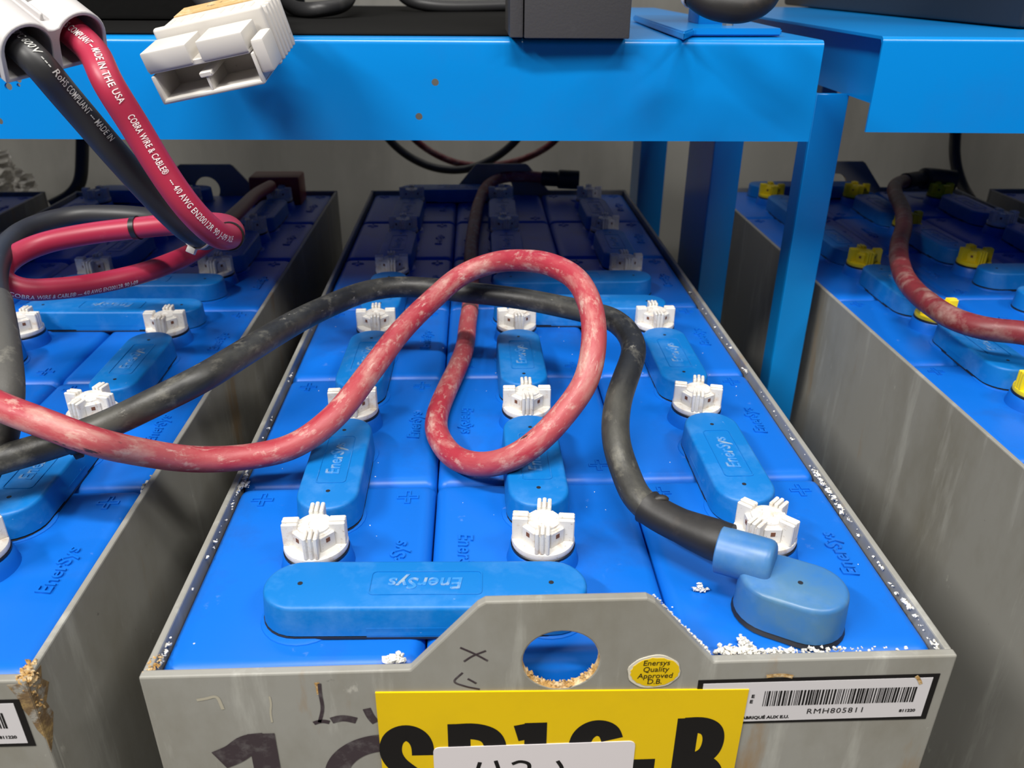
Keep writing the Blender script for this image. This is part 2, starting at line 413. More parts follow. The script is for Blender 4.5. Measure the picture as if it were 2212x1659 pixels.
def battery(x0, label, caps, white_at=(), dy=0.):
    B = thing('traction_battery', label, 'battery', (x0+W/2, L/2+dy, ZF), group=None)
    O = V((-W/2, -L/2, -ZF))
    t = obj('steel_tray', TRAY, B, O); bevelled(t)
    rnd = random.Random(int(x0*1000)+5)
    for i in range(3):
        for j in range(6):
            rz = pi if i == 1 else 0
            c = obj('battery_cell', CELL, B, O+V((CX[i], CY[j], ZC)), (0, 0, rz))
            obj('embossed_word', LOGO, c, (.056, -.004, .0006), (0, 0, pi/2))
            for sx in (1, -1): obj('plus_mark', PLUS, c, (sx*.0575, .078, 0))
            me = caps
            if (i, j) in white_at: me = CAPW
            a = rnd.uniform(-.12, .12)
            if (i, j) == (2, 0): a = -.80
            if (i, j) == (2, 1): a = -.25
            k = obj('vent_cap', me, B, O+V((CX[i], CY[j], ZC)), (0, 0, a))
            obj('gasket', GASK, k)
    def cover(me, st, x, y, rz, Ln, flip=False):
        c = obj('connector_cover', me, B, O+V((x, y, ZC+.0030)), (rnd.uniform(-.008, .008), rnd.uniform(-.008, .008), rz+rnd.uniform(-.02, .02)))
        obj('lead_strap', st, c, (0, 0, -.0028))
        obj('raised_frame', PLATE, c, (0, 0, HC)); obj('embossed_word', LOGO_C, c, (0, 0, HC), (0, 0, pi if flip else 0))
        for s in (1, -1): obj('probe_hole', HOLE, c, (s*(Ln-.049)/2*1.0, 0, HC))
    D = .054
    for (i, j) in [(0, 0), (0, 1), (0, 2), (0, 3), (0, 4), (1, 0), (1, 1), (1, 3), (1, 4), (2, 0), (2, 1), (2, 3), (2, 4)]:
        cover(COVV, STRV, CX[i], (CY[j]+CY[j+1])/2, pi/2, .1425)
    for (i, j, s) in [(0, 0, -1), (1, 2, 1), (1, 3, -1), (0, 5, 1)]:
        cover(COVH, STRH, (CX[i]+CX[i+1])/2, CY[j]+s*D, 0, .21, True)
    return B, O
BM, OM = battery(0, 'grey steel tray of bright blue cells in the centre, yellow label on its front', CAPW)
BL, OL = battery(-.554, 'grey battery tray with rusty front corner on the left, coiled printed red cable above it', CAPW)
BR, OR_ = battery(.660, 'right battery with yellow vent caps on the right', CAPY, {(2, 4)}, .018)
BF, OF = battery(-1.100, 'far left battery in shadow, only its back corner seen beside the hanging plastic', CAPW)
BG, OG = battery(1.214, 'far right battery in shadow, just its back corner at the right edge', CAPW)
BR['label'] = 'battery with yellow vent caps and stained tall side plate on the right'

# ------------------------------------------------------------------ labels and marks on the central tray front (part of that battery)
def front(name, me, parent, O, x, z, y=0., rz=0.):
    return obj(name, me, parent, O+V((x, y, z)), (pi/2, -rz, 0) if False else (pi/2, rz, 0))
def sheet(bm, pts, t):     # pts (x,z) -> thin plate standing off the front by t
    vs = [bm.verts.new((x, 0.0, z)) for x, z in pts]; f = bm.faces.new(vs)
    e = bmesh.ops.extrude_face_region(bm, geom=[f])
    for g in e['geom']:
        if isinstance(g, bmesh.types.BMVert): g.co.y -= t
def rrect(x0, x1, z0, z1, r, n=4):
    out = []
    for cx_, cz_, a0 in ((x1-r, z0+r, -pi/2), (x1-r, z1-r, 0), (x0+r, z1-r, pi/2), (x0+r, z0+r, pi)):
        for k in range(n+1):
            a = a0+pi/2*k/n; out.append((cx_+r*math.cos(a), cz_+r*math.sin(a)))
    return out
def fsheet(name, pts, t, m, parent, O):
    bm = bmesh.new(); sheet(bm, pts, t); return obj(name, mesh(bm, name, m), parent, O)
def ftext(name, body, size, m, parent, O, x, z, t, bold=0, shear=0, width=1, align='CENTER', tilt=0, space=1):
    me = text_mesh(body, size, m, .00006, bold, shear, space, width, align)
    return obj(name, me, parent, O+V((x, -t, z)), (pi/2, -tilt, 0))
# yellow identification label
yl = fsheet('yellow_label', [(.1365, -.115), (.3640, -.116), (.3640, -.0225), (.1365, -.0165)], .0012, M_yel, BM, OM)
yl['label'] = 'yellow label with black SP16-B lettering'
def ribbon(name, polys, wd, m, parent, O, t, sub=8):
    """letter strokes as flat bands on the front face"""
    bm = bmesh.new()
    for n_, pl in enumerate(polys):
        P = [V((x, 0, z)) for x, z in pl]
        if len(P) > 2: P = smooth_path(resample(catmull(P, sub), .0012), 8)
        a = []; b = []
        for i, p in enumerate(P):
            d = (P[min(i+1, len(P)-1)]-P[max(i-1, 0)]).normalized(); q = V((-d.z, 0, d.x))*wd/2
            a.append(p+q); b.append(p-q)
        off = V((0, -t-.00002*n_, 0))
        va = [bm.verts.new(p+off) for p in a]; vb = [bm.verts.new(p+off) for p in b]
        for i in range(len(P)-1): bm.faces.new((va[i], va[i+1], vb[i+1], vb[i]))
    return obj(name, mesh(bm, name, m), parent, O)
for pls in ([[(.1628, -.0715), (.1627, -.0630), (.1605, -.0560), (.1565, -.0520), (.1528, -.0508), (.1490, -.0520), (.1450, -.0560), (.1430, -.0630), (.1430, -.0700), (.1462, -.0785), (.1530, -.087), (.1600, -.096), (.1625, -.107), (.1600, -.117), (.1530, -.1205), (.1460, -.116), (.1432, -.105)]],
            [[(.1858, -.0445), (.1858, -.1275)], [(.184, -.0515), (.1955, -.0515), (.205, -.056), (.2085, -.068), (.205, -.080), (.1955, -.085), (.184, -.085)]],
            [[(.2335, -.0455), (.2335, -.1275)], [(.2213, -.0545), (.230, -.0525)]],
            [[(.2820, -.0625), (.279, -.0545), (.271, -.0515), (.264, -.057), (.261, -.070), (.2605, -.090), (.262, -.110), (.271, -.1205), (.281, -.114), (.284, -.102), (.280, -.090), (.271, -.087), (.262, -.094)]],
            [[(.293, -.0885), (.3110, -.0885)]],
            [[(.3292, -.0455), (.3292, -.1275)], [(.327, -.0520), (.338, -.0520), (.3445, -.056), (.3470, -.066), (.3445, -.078), (.338, -.083), (.327, -.0835)], [(.327, -.0850), (.340, -.0850), (.348, -.092), (.350, -.104), (.347, -.116), (.340, -.121), (.327, -.1215)]]):
    ribbon('black_letter', pls, .0140, M_ink, BM, OM, .0013)
# white handwritten sticker over it
ws = fsheet('white_sticker', [(x, z+.004*(x-.17)) for x, z in rrect(.1693, .2970, -.122, -.0647, .004)], .0017, M_white, BM, OM)
def strokes(name, polys, r, m, parent, O, t):
    bm = bmesh.new()
    for pl in polys:
        P = resample(catmull([V((x, 0, z)) for x, z in pl], 8), .0008)
        tube(bm, P, r, 8)
    for v in bm.verts: v.co.y = v.co.y*.15-t
    return obj(name, mesh(bm, name, m, 60), parent, O)
strokes('handwritten_number', [[(.1985, -.0790), (.197, -.086), (.197, -.093), (.210, -.094), (.215, -.092)], [(.2085, -.0780), (.2105, -.088), (.210, -.110)],
        [(.2190, -.0815), (.224, -.0795), (.2295, -.082), (.229, -.090), (.220, -.106), (.232, -.106)], [(.2480, -.0800), (.251, -.087), (.251, -.108)]], .0013, M_ink, BM, OM, .0018)
# round quality sticker
el = [(.3040+.0160*math.cos(2*pi*i/40)*(1+.03*math.sin(5*i)), -.0062+.0132*math.sin(2*pi*i/40)*(1+.03*math.cos(7*i))) for i in range(40)]
fsheet('torn_sticker_backing', el, .0005, M_tornw, BM, OM)
el2 = [(.3045+.0148*math.cos(2*pi*i/40)*(1+.025*math.sin(3*i+1)), -.0060+.0118*math.sin(2*pi*i/40)*(1+.03*math.cos(4*i))-.0006*(1 if 5 < i < 20 else 0)) for i in range(40)]
q = fsheet('quality_sticker', el2, .0007, M_yel, BM, OM); q['label'] = 'small round yellow quality sticker with torn edge'
for k, (s_, z_) in enumerate((('Enersys', .0012), ('Quality', -.0040), ('Approved', -.0092), ('D.B.', -.0140))):
    ftext('sticker_lettering', s_, .0058, M_ink, BM, OM, .3048, z_, .0008, 0, .1, .92)
# barcode label
def barcode_label(B, O, dx, full=True):
    x0, x1 = (.332, .4825); z0, z1 = -.0535, -.0145
    pts = [(x0, z0+.001), (x1, z0), (x1, z1), (x0, z1+.0)]
    fsheet('barcode_border', pts, .0004, M_ink, B, O+V((dx, 0, 0)))
    b = .0028
    fsheet('barcode_label', [(x0+b*1.2, z0+b), (x1-b*1.4, z0+b), (x1-b*1.4, z1-b), (x0+b*1.2, z1-b)], .0006, M_lab, B, O+V((dx, 0, 0)))
    bm = bmesh.new(); rnd = random.Random(3); x = .3745
    while x < .4700:
        wv = rnd.choice((.0004, .0004, .0008, .0012)); sheet(bm, [(x, -.0376), (x+wv, -.0376), (x+wv, -.0248), (x, -.0248)], .00075); x += wv+rnd.choice((.0005, .0006, .001))
    obj('barcode', mesh(bm, 'bars', M_ink), B, O+V((dx, 0, 0)))
    for body, sz, xx, zz, bo, al in (('RMH805811', .0062, .4220, -.0435, 0, 'CENTER'), ('811220', .0033, .4735, -.0452, .0001, 'RIGHT'), ('HECHO EN E.U.A./FABRIQUÉ AUX E.U.', .0034, .3930, -.0475, .00012, 'RIGHT'), ('E', .0038, .3675, -.0290, .00012, 'CENTER'), ('E', .0038, .3670, -.0335, .00012, 'CENTER')):
        ftext('label_print', body, sz, M_ink, B, O+V((dx, 0, 0)), xx, zz, .0007, bo, 0, 1.05, al, 0, 1.15 if sz > .006 else 1)
barcode_label(BM, OM, 0)
barcode_label(BL, OL, 0.000)
# old painted number on the bare steel
ribbon('painted_numeral', [[(.0645, -.0490), (.0645, -.140)], [(.0360, -.0715), (.0470, -.0655), (.0555, -.0580), (.0660, -.0565)]], .0165, M_ink2, BM, OM, .0003)
ribbon('painted_numeral', [[(.1500, -.0625), (.136, -.0605), (.122, -.0650), (.1110, -.0760), (.1060, -.0930), (.1070, -.112)]], .0150, M_ink2, BM, OM, .0003)
# rusty flaking corner of the left tray
def flakes(n, fn, parent, O, label=None):
    bm = bmesh.new(); rnd = random.Random(n)
    for k in range(n):
        p, s_ = fn(rnd)
        Mx = Matrix.Translation(p) @ Matrix.Rotation(rnd.uniform(0, 6), 4, (rnd.random(), rnd.random(), 1)) @ Matrix.Diagonal((s_*rnd.uniform(.7, 1.6), s_*rnd.uniform(.6, 1.2), s_*.6, 1))
        r_ = bmesh.ops.create_icosphere(bm, subdivisions=1, radius=1, matrix=Mx)
        for v in r_['verts']: v.co += V((rnd.uniform(-.4, .4)*s_, rnd.uniform(-.4, .4)*s_, rnd.uniform(-.4, .4)*s_))
    o = obj('rust_flakes', mesh(bm, 'rust', M_rust, 60), parent, O)
    if label: o['label'] = label
def corner(rnd):
    t = abs(rnd.gauss(0, .5)); z = -.001-.030*rnd.random()**1.8
    return V((.4885+rnd.uniform(-.0015, .0018), .001+.011*t*(1-.4*rnd.random()), z)), rnd.uniform(.0006, .0022)*(1+z*12)
flakes(170, corner, BL, OL, 'flaking golden rust on the corner')
fsheet('rust_stain', [(.4785, -.003), (.4895, -.002), (.4897, -.048), (.4865, -.040), (.4850, -.030), (.4825, -.022), (.4815, -.012)], .0002, M_rustd, BL, OL)
bm = bmesh.new()
vs = [bm.verts.new((.4902, y, z)) for y, z in ((.0, -.001), (.016, -.004), (.013, -.012), (.018, -.020), (.010, -.028), (.013, -.040), (.006, -.052), (.0, -.060))]
e = bmesh.ops.extrude_face_region(bm, geom=[bm.faces.new(vs)])
for g in e['geom']:
    if isinstance(g, bmesh.types.BMVert): g.co.x -= .0004
obj('rust_stain', mesh(bm, 'rs', M_rustd), BL, OL)
flakes(30, lambda r: (V((.4865+r.uniform(-.003, .002), r.uniform(.001, .016), -.0004)), r.uniform(.0008, .002)), BL, OL)
flakes(40, lambda r: (V((.0035+r.uniform(-.002, .005), r.uniform(.004, .020), -.001)), r.uniform(.0005, .0014)), BM, OM)
def hole_(r):
    a = pi+.45+r.random()*2.25
    return V((.2475+.0226*math.cos(a), r.uniform(.0004, .0062), .0045+.0226*math.sin(a))), r.uniform(.0004, .0011)
flakes(110, hole_, BM, OM, 'rust on the lower edge of the lifting hole')
# scribbled marker marks left of the lifting hole
strokes('marker_scribble', [[(.188, .017), (.196, .012), (.204, .006)], [(.203, .014), (.195, .010), (.190, .006)], [(.189, -.003), (.184, -.010), (.190, -.014), (.199, -.017)], [(.192, -.008), (.197, -.012)]], .0007, M_ink2, BM, OM, .0001)

# paint and tape residue on the bare steel of the central tray
def pxz(*q): return [(Uy(x, y, 0).x, Uy(x, y, 0).z) for x, y in q]
ribbon('paint_smear', [pxz((690, 1476), (692, 1500), (697, 1530), (690, 1560))], .0022, M_ink2, BM, OM, .0002)
ribbon('paint_smear', [pxz((678, 1562), (695, 1556), (712, 1560))], .0030, M_ink2, BM, OM, .0002)
ribbon('paint_smear', [pxz((716, 1556), (740, 1550), (770, 1556))], .0052, M_ink2, BM, OM, .00022)
ribbon('paint_smear', [pxz((792, 1530), (802, 1550), (812, 1560))], .0050, M_ink2, BM, OM, .00022)
ribbon('tape_residue', [pxz((425, 1512), (450, 1508), (468, 1502), (475, 1516), (482, 1532))], .0020, M_resid, BM, OM, .0002)
ribbon('tape_residue', [pxz((582, 1504), (586, 1520), (584, 1538), (588, 1560))], .0012, M_resid, BM, OM, .0002)
ribbon('rust_stain', [pxz((684, 1474), (688, 1486), (690, 1500))], .0030, M_rust, BM, OM, .00015)
ribbon('rust_stain', [pxz((1655, 1459), (1690, 1456), (1712, 1460))], .0028, M_rust, BM, OM, .0008)
ribbon('rust_stain', [pxz((1978, 1458), (1985, 1466), (1988, 1476))], .0022, M_rust, BM, OM, .0008)
# ------------------------------------------------------------------ white salt crumbs along the rims (uncountable)
def crumbs():
    bm = bmesh.new(); rnd = random.Random(11)
    def cr(x, y, z, s, n=1):
        for _ in range(n):
            Mx = Matrix.Translation((x, y, z)) @ Matrix.Rotation(rnd.uniform(0, 6), 4, 'Z') @ Matrix.Diagonal((s*rnd.uniform(.6, 1.5), s*rnd.uniform(.6, 1.3), s*rnd.uniform(.5, 1), 1))
            r_ = bmesh.ops.create_icosphere(bm, subdivisions=1, radius=1, matrix=Mx)
            for v in r_['verts']: v.co += V((rnd.uniform(-.45, .45)*s, rnd.uniform(-.45, .45)*s, rnd.uniform(-.45, .45)*s))
    def clump(x, y, n, spx, spy, lo, hi):
        for k in range(n):
            yy = rnd.gauss(y, spy)
            if .01 < yy < 1.19: cr(x+rnd.uniform(-spx, spx), yy, -.0058+rnd.uniform(0, .0025), lo+(hi-lo)*rnd.random()**2.5)
    for (y, n, sp) in ((.208, 46, .006), (.185, 38, .012), (.160, 26, .010), (.05, 26, .020), (.10, 14, .02), (.014, 12, .003), (.412, 12, .004), (.33, 7, .02), (.50, 7, .03), (.62, 6, .03), (.27, 8, .02)):
        clump(.4838, y, n, .0016, sp, .0004, .0019)
    for (y, n, sp) in ((.208, 40, .006), (.222, 20, .006), (.19, 12, .008), (.022, 24, .008), (.10, 5, .02), (.145, 4, .008), (.41, 10, .004), (.30, 6, .03), (.55, 6, .05)):
        clump(.0064, y, n, .0010, sp, .0004, .0017)
    clump(.0105, .207, 14, .004, .002, .0005, .0018)
    for k in range(260):                                   # front right, behind the rim
        x = min(.48, max(.345, .35+abs(rnd.gauss(0, .04)))); cr(x, .0085+rnd.uniform(-.001, .002), -.004+rnd.uniform(0, .004), rnd.uniform(.0005, .0013))
    for k in range(120):                                   # along the sloping edge of the lifting tab
        t = rnd.random(); cr(.3005+.0395*t, .0072+rnd.uniform(-.0005, .001), .0475*(1-t)-.002+rnd.uniform(0, .002), rnd.uniform(.0004, .0009)*(.6+t))
    for (x, y, n, sp, sz) in ((.3515, .0105, 90, .0035, .0017), (.3650, .011, 70, .0022, .0018), (.3635, .0165, 40, .0014, .0016), (.3625, .0205, 20, .0010, .0014), (.149, .011, 26, .003, .0026), (.349, .068, 16, .0022, .0022), (.167, .0135, 14, .0012, .0018)):
        for k in range(n): cr(x+rnd.gauss(0, sp), y+abs(rnd.gauss(0, sp*.4)), -.004+abs(rnd.gauss(0, .002)), sz*rnd.uniform(.4, 1))
    for k in range(70):                                    # loose specks on the cells
        cr(rnd.uniform(.02, .47), rnd.uniform(.02, .6), ZC, rnd.uniform(.0003, .0006))
    for k in range(16): cr(-.0700+rnd.uniform(-.002, .002), rnd.gauss(.21, .008), -.004, rnd.uniform(.0008, .0018))
    for k in range(70): cr(.6645+rnd.uniform(-.001, .001), rnd.uniform(.2, .9), -.0035, rnd.uniform(.0004, .0011))
    o = obj('corrosion_crumbs', mesh(bm, 'crumbs', M_salt, 60))
    tag(o, 'white corrosion crumbs scattered along the rims of the battery trays', 'corrosion', kind='stuff')
crumbs()

# ------------------------------------------------------------------ racks
def leg(parent, x0, x1, y0, y1, z1, loc, t=.004):
    """formed channel leg: front flange and left web"""
    bm = bmesh.new()
    box(bm, x0, x1, y0, y0+t, ZF, z1, .001, 1); box(bm, x0, x0+t, y0+t, y1, ZF, z1, .001, 1)
    return obj('leg', mesh(bm, 'leg', M_rack, 40), parent, loc)
def rack(name_label, origin, rz, x0, x1, depth, zt, zb, holes=(), legs=(), group=None):
    """origin is the visible front lower end; local x along the beam, y backwards"""
    o = thing('steel_rack', name_label, 'rack', (origin[0], origin[1], 0), (0, 0, rz), group)
    o.location.z = ZF
    off = V((0, 0, -ZF)); r = .006
    prof = [(0, zb)]
    for k in range(7):
        a = pi-pi/2*k/6; prof.append((r+r*math.cos(a), zt-r+r*math.sin(a)))
    prof += [(depth, zt), (depth, zt-.003), (r+.001, zt-.003), (.003, zt-r-.001), (.003, zb)]
    bm = bmesh.new()
    rings(bm, [[(x, y, z) for y, z in prof] for x in (x0, x1)])
    me = mesh(bm, 'deck', M_rack, 40)
    if holes:
        cb = bmesh.new()
        for hx, hz, hr in holes:
            rings(cb, [[(hx+hr*math.cos(2*pi*i/20), y, hz+hr*math.sin(2*pi*i/20)) for i in range(20)] for y in (-.01, .02)])
        me = cut(me, cb)
    obj('shelf_deck', me, o, off)
    bm = bmesh.new()
    box(bm, x0+.022, x0+.025, .0035, depth, zb+.022, zt-.003); obj('side_rail', mesh(bm, 'rail', M_rack), o, off)
    bm = bmesh.new(); box(bm, x1-.006, x1-.003, .0035, depth, zb+.006, zt-.003)
    obj('side_rail', mesh(bm, 'rail', M_rack), o, off)
    for lg in legs: leg(o, *lg[:4], lg[4] if len(lg) > 4 else zt-.006, off)
    return o
def local(p, origin, rz):
    d = V((p[0]-origin[0], p[1]-origin[1])); c, s = math.cos(-rz), math.sin(-rz); return (d.x*c-d.y*s, d.x*s+d.y*c)
OLr, RZL = (.536, .480), -.021
def hole_at(px, py):
    # where the pixel ray meets the beam face
    lo, hi = .3, 1.5
    for _ in range(40):
        md = (lo+hi)/2; p = Ud(px, py, md)
        if local(p, OLr, RZL)[1] < 0: lo = md
        else: hi = md
    p = Ud(px, py, lo); return (local(p, OLr, RZL)[0], p.z)
HL = [(*hole_at(940, 178), .0035), (*hole_at(905, 252), .0035), (*hole_at(39, 172), .0032), (*hole_at(40, 184), .0018), (*hole_at(18, 187), .0036), (*hole_at(-1, 262), .0033)]
RL = rack('bright blue steel rack along the top left, its front beam with small drilled holes', OLr, RZL, -1.75, .003, .93, .3145, .2195, HL,
          legs=[(-.012, .028, .30, .45), (-.029, .022, .775, .87), (-1.72, -1.68, .30, .46), (-1.72, -1.68, .775, .87)])
ORr, RZR = (.6115, .512), -.045
RR = rack('second blue steel rack at the top right, its beam ending beside a tall post', ORr, RZR, .0, 1.3, .93, .3165, .2235, (),
          legs=[(-.014, .025, .125, .165, .2470), (1.24, 1.28, .125, .165), (1.24, 1.28, .80, .84), (.235, .265, .80, .84)])

# ------------------------------------------------------------------ things on the racks
bm = bmesh.new(); box(bm, -.9, .33, .515, 1.32, .3147, .3175, .001, 1)  # thin black sheet covering the deck behind its front edge
o = obj('black_sheet', mesh(bm, 'mat', M_mattblk)); tag(o, 'thin black sheet lying on the left blue shelf behind its front edge', 'mat')
ch = thing('cabinet_housing', 'charcoal metal housing standing on the front edge of the left blue rack', 'housing', (.29, .53, .3147))
bm = bmesh.new(); box(bm, -.0425, .0565, -.0630, .06, .0012, .40, .0012, 2); obj('front_panel', mesh(bm, 'p', M_box, 40), ch)
bm = bmesh.new(); box(bm, -.0560, -.0435, -.0600, .06, .0016, .40, .0010, 2); obj('side_flange', mesh(bm, 'p', M_box, 40), ch)
pl = thing('bracket', 'blue foot plate with an upright stub on the right end of the left rack', 'bracket', (.482, .60, .3147))
bm = bmesh.new()
pp = [Uz(1478, 70, .3225), Uz(1500, 62, .3225), Uz(1690, 62, .3225), Uz(1560, 33, .3225), Uz(1368, 33, .3225)]
c0 = V((.482, .60, .3147))
vs = [bm.verts.new(V((p.x, p.y, .3228))-c0) for p in pp]; f = bm.faces.new(vs); e = bmesh.ops.extrude_face_region(bm, geom=[f])
for g in e['geom']:
    if isinstance(g, bmesh.types.BMVert): g.co.z -= .0072
bmesh.ops.recalc_face_normals(bm, faces=bm.faces)
bmesh.ops.bevel(bm, geom=list(bm.edges), offset=.0015, segments=2, affect='EDGES')
obj('foot_plate', mesh(bm, 'plate', M_rack, 40), pl)
q = Uz(1535, 52, .3228)-c0
bm = bmesh.new(); box(bm, q.x-.014, q.x+.016, q.y, q.y+.05, q.z-.001, q.z+.25, .003, 2); obj('upright', mesh(bm, 'up', M_rack, 40), pl)
q2 = Uz(1572, 55, .3228)-c0
bm = bmesh.new(); lathe(bm, [(.006, -.001), (.006, .005), (.0035, .005), (.0035, .010)], 6); obj('bolt', mesh(bm, 'b', M_bolt), pl, q2)
# black cable bundle hanging in front of the upright
a = [Ud(1480, -60, .70), Ud(1508, -12, .69), Ud(1545, 10, .685), Ud(1600, 17, .685), Ud(1645, 0, .69), Ud(1668, -45, .70)]
cb = thing('cable_bundle', 'sagging thick black cable bundle with white tie above the blue foot plate', 'cable', Ud(1590, 20, .69))
obj('sheath', cable_mesh([p-cb.location for p in path(a, .003)], .0125, M_rub, 22), cb)
def tie(label, P, i, r, m, head=True, wdt=.0022, name='cable_tie', tail=None, group=None):
    """band around cable path P at index i"""
    T, N = frames(P); p, t, n = P[i], T[i], N[i]; b = t.cross(n)
    o = thing(name, label, 'cable tie', p, group=group)
    bm = bmesh.new(); rs = []
    for k in range(28):
        a_ = 2*pi*k/28; d = n*math.cos(a_)+b*math.sin(a_)
        rs.append([d*(r+.0001)-t*wdt, d*(r+.0012)-t*wdt, d*(r+.0012)+t*wdt, d*(r+.0001)+t*wdt])
    rings(bm, rs, closed=True); obj('band', mesh(bm, 'band', m, 40), o)
    if head:
        n0 = (CP-p); n0 = (n0-t*n0.dot(t)).normalized(); u = n0.cross(t)
        a_ = -1.1 if tail is None else tail
        d = n0*math.cos(a_)+u*math.sin(a_); s_ = t.cross(d)
        Mh = Matrix((s_, t, d)).transposed().to_4x4(); Mh.translation = d*(r+.0028)
        bm = bmesh.new(); box(bm, -.0035, .0035, -.0032, .0032, -.0028, .0028, .0008, 2, 0, Mh); obj('head', mesh(bm, 'h', m, 40), o)
    return o
Pb = path(a, .003); tie('white plastic tie round the black cable bundle above the blue bracket', Pb, 8, .0130, M_zipw, tail=1.9)
# dark charger on the right rack
c = thing('battery_charger', 'dark charger casing standing on the right blue rack', 'charger', (1.08, 1.06, .3165))
bm = bmesh.new(); box(bm, -.235, .30, -.42, .46, .0015, .45, .006, 2); obj('casing', mesh(bm, 'c', M_dark, 40), c)
c.rotation_euler.z = -.03
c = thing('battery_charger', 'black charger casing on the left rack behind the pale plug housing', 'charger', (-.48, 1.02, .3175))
bm = bmesh.new(); box(bm, -.42, .37, -.30, .30, .0003, .42, .006, 2); obj('casing', mesh(bm, 'c', M_mattblk, 40), c)
# black cables lying on the black sheet
for pts, lab in (([(-.085, .98, .36), (-.05, .88, .330), (.00, .80, .328), (.028, .83, .333), (.03, .92, .36), (.00, 1.05, .42)], 'black cable rising from the black sheet behind the pale plug housing'),
                 ([(.30, 1.1, .327), (.12, 1.05, .328), (.085, 1.08, .345), (.10, 1.12, .40)], 'black cable curl at the back of the left shelf')):
    o = obj('black_cable', cable_mesh(path(pts), .0095, M_blknew)); tag(o, lab, 'cable')

# ------------------------------------------------------------------ cables of the central battery
RC = .0103
red_px = [(-120, 822, .118), (0, 878, .100), (100, 916, .091), (201, 953, .078), (301, 976, .056), (418, 992, .034), (535, 987, .026), (636, 963, .034), (719, 903, .049), (801, 801, .066),
          (867, 714, .079), (931, 650, .092), (1001, 592, .106), (1068, 567, .120), (1135, 563, .132), (1190, 572, .138), (1242, 600, .136), (1270, 644, .128), (1283, 701, .115), (1280, 768, .098),
          (1264, 828, .081), (1225, 885, .063), (1178, 938, .048), (1118, 984, .033), (1051, 1004, .018), (985, 990, .008), (944, 935, .005), (945, 895, .005), (966, 841, .005), (988, 794, .005),
          (1004, 751, .005), (1010, 701, .005), (1016, 661, .005), (1018, 600, .005), (1018, 545, .005), (1024, 490, .006), (1036, 435, .012), (1056, 399, .022), (1090, 383, .026), (1142, 381, .028), (1186, 386, .028), (1212, 389, .026)]
PR = path([Uz(*q) for q in red_px])
rc = thing('battery_cable', 'thick scuffed red cable looping up in the middle of the central battery', 'cable', Uz(1051, 1004, ZC))
obj('sheath', cable_mesh([p-rc.location for p in PR], RC, M_red, 24), rc)
bt = [Uz(1172, 385, .028), Uz(1190, 386, .028), Uz(1250, 389, .026)]
Pb2 = resample(catmull(bt), .003)
bm = bmesh.new(); tube(bm, [p-rc.location for p in Pb2], lambda s: .0140 if s < .45 else .0175, 18)
obj('terminal_boot', mesh(bm, 'boot', M_rub, 40), rc)['label'] = 'black rubber terminal boot'
i0 = min(range(len(PR)), key=lambda i: (PR[i]-Uz(1015, 672, .005)).length)
bm = bmesh.new(); tube(bm, [p-rc.location for p in PR[i0-1:i0+2]], RC+.0003, 20); obj('dark_band', mesh(bm, 'b', M_blkband, 40), rc)
RB = .0108
blk_px = [(-150, 1035, .050), (-60, 1010, .052), (30, 985, .056), (130, 955, .062), (234, 916, .072), (335, 868, .088), (435, 818, .100), (535, 757, .100), (636, 697, .094), (719, 657, .087), (790, 630, .082), (851, 620, .080), (925, 622, .078),
          (1001, 631, .077), (1068, 638, .077), (1135, 647, .077), (1202, 660, .078), (1262, 673, .080), (1319, 688, .082), (1354, 716, .082), (1369, 750, .080), (1364, 782, .078), (1351, 818, .075), (1335, 868, .068),
          (1329, 918, .059), (1333, 966, .050), (1351, 1020, .039), (1376, 1076, .031), (1410, 1104, .028), (1470, 1136, .0265), (1560, 1172, .0265), (1600, 1186, .0265)]
PB = path([Uz(*q) for q in blk_px])
bc = thing('battery_cable', 'thick scuffed black cable ending in a faded blue terminal elbow on the central battery', 'cable', Uz(1351, 1020, ZC))
lb = bc.location
obj('sheath', cable_mesh([p-lb for p in PB], RB, M_blk, 24), bc)
def idx(P, x, y, z): return min(range(len(P)), key=lambda i: (P[i]-Uz(x, y, z)).length)
ia, ib = idx(PB, 1398, 1094, .029), idx(PB, 1580, 1179, .0265)
ic = idx(PB, 1505, 1150, .0265)
def sl(s):
    k = ia+s*(ib-ia); f = (k-ic)/6
    return .0122+(.0022*max(0, min(1, f+.5)))+(.0008 if s < .04 else 0)
bm = bmesh.new(); tube(bm, [p-lb for p in PB[ia:ib+1]], sl, 24); obj('shrink_sleeve', mesh(bm, 's', M_rub, 50), bc)['label'] = 'black heat-shrink sleeve'
bm = bmesh.new(); pt = PB[ia+3]+V((0, .004, .011)); bmesh.ops.create_uvsphere(bm, u_segments=12, v_segments=8, radius=1, matrix=Matrix.Translation(pt-lb) @ Matrix.Diagonal((.006, .0035, .0035, 1)))
obj('sleeve_blister', mesh(bm, 's', M_rub, 60), bc)
# faded blue elbow: horizontal cylinder + stadium cap
te0 = Uz(1552, 1186, .0265); te1 = Uz(1672, 1219, .0275)
ax = (te1-te0).normalized()
bm = bmesh.new()
ln = (te1-te0).length
Pq = [te0+ax*(ln*k) for k in (0, .02, .5, .86, .93, .975, 1.0)]
rad = [.0150, .0158, .0158, .0156, .0150, .0138, .0118]
T, N = frames(Pq); rs = []
for p, r_ in zip(Pq, rad):
    n = V((0, 0, 1)); b = ax.cross(n).normalized(); n = b.cross(ax)
    rs.append([p+(n*math.cos(2*pi*k/32)+b*math.sin(2*pi*k/32))*r_-lb for k in range(32)])
rings(bm, rs); 
obj('elbow_sleeve', mesh(bm, 'el', M_term, 40), bc)['label'] = 'faded blue elbow sleeve'
cc = V((CX[2]+.0005, .040, ZC+.0045)); cpx = cc - ax*0
bm = bmesh.new(); Lc, Wc, hc, b_ = .070, .0505, .0265, .0035
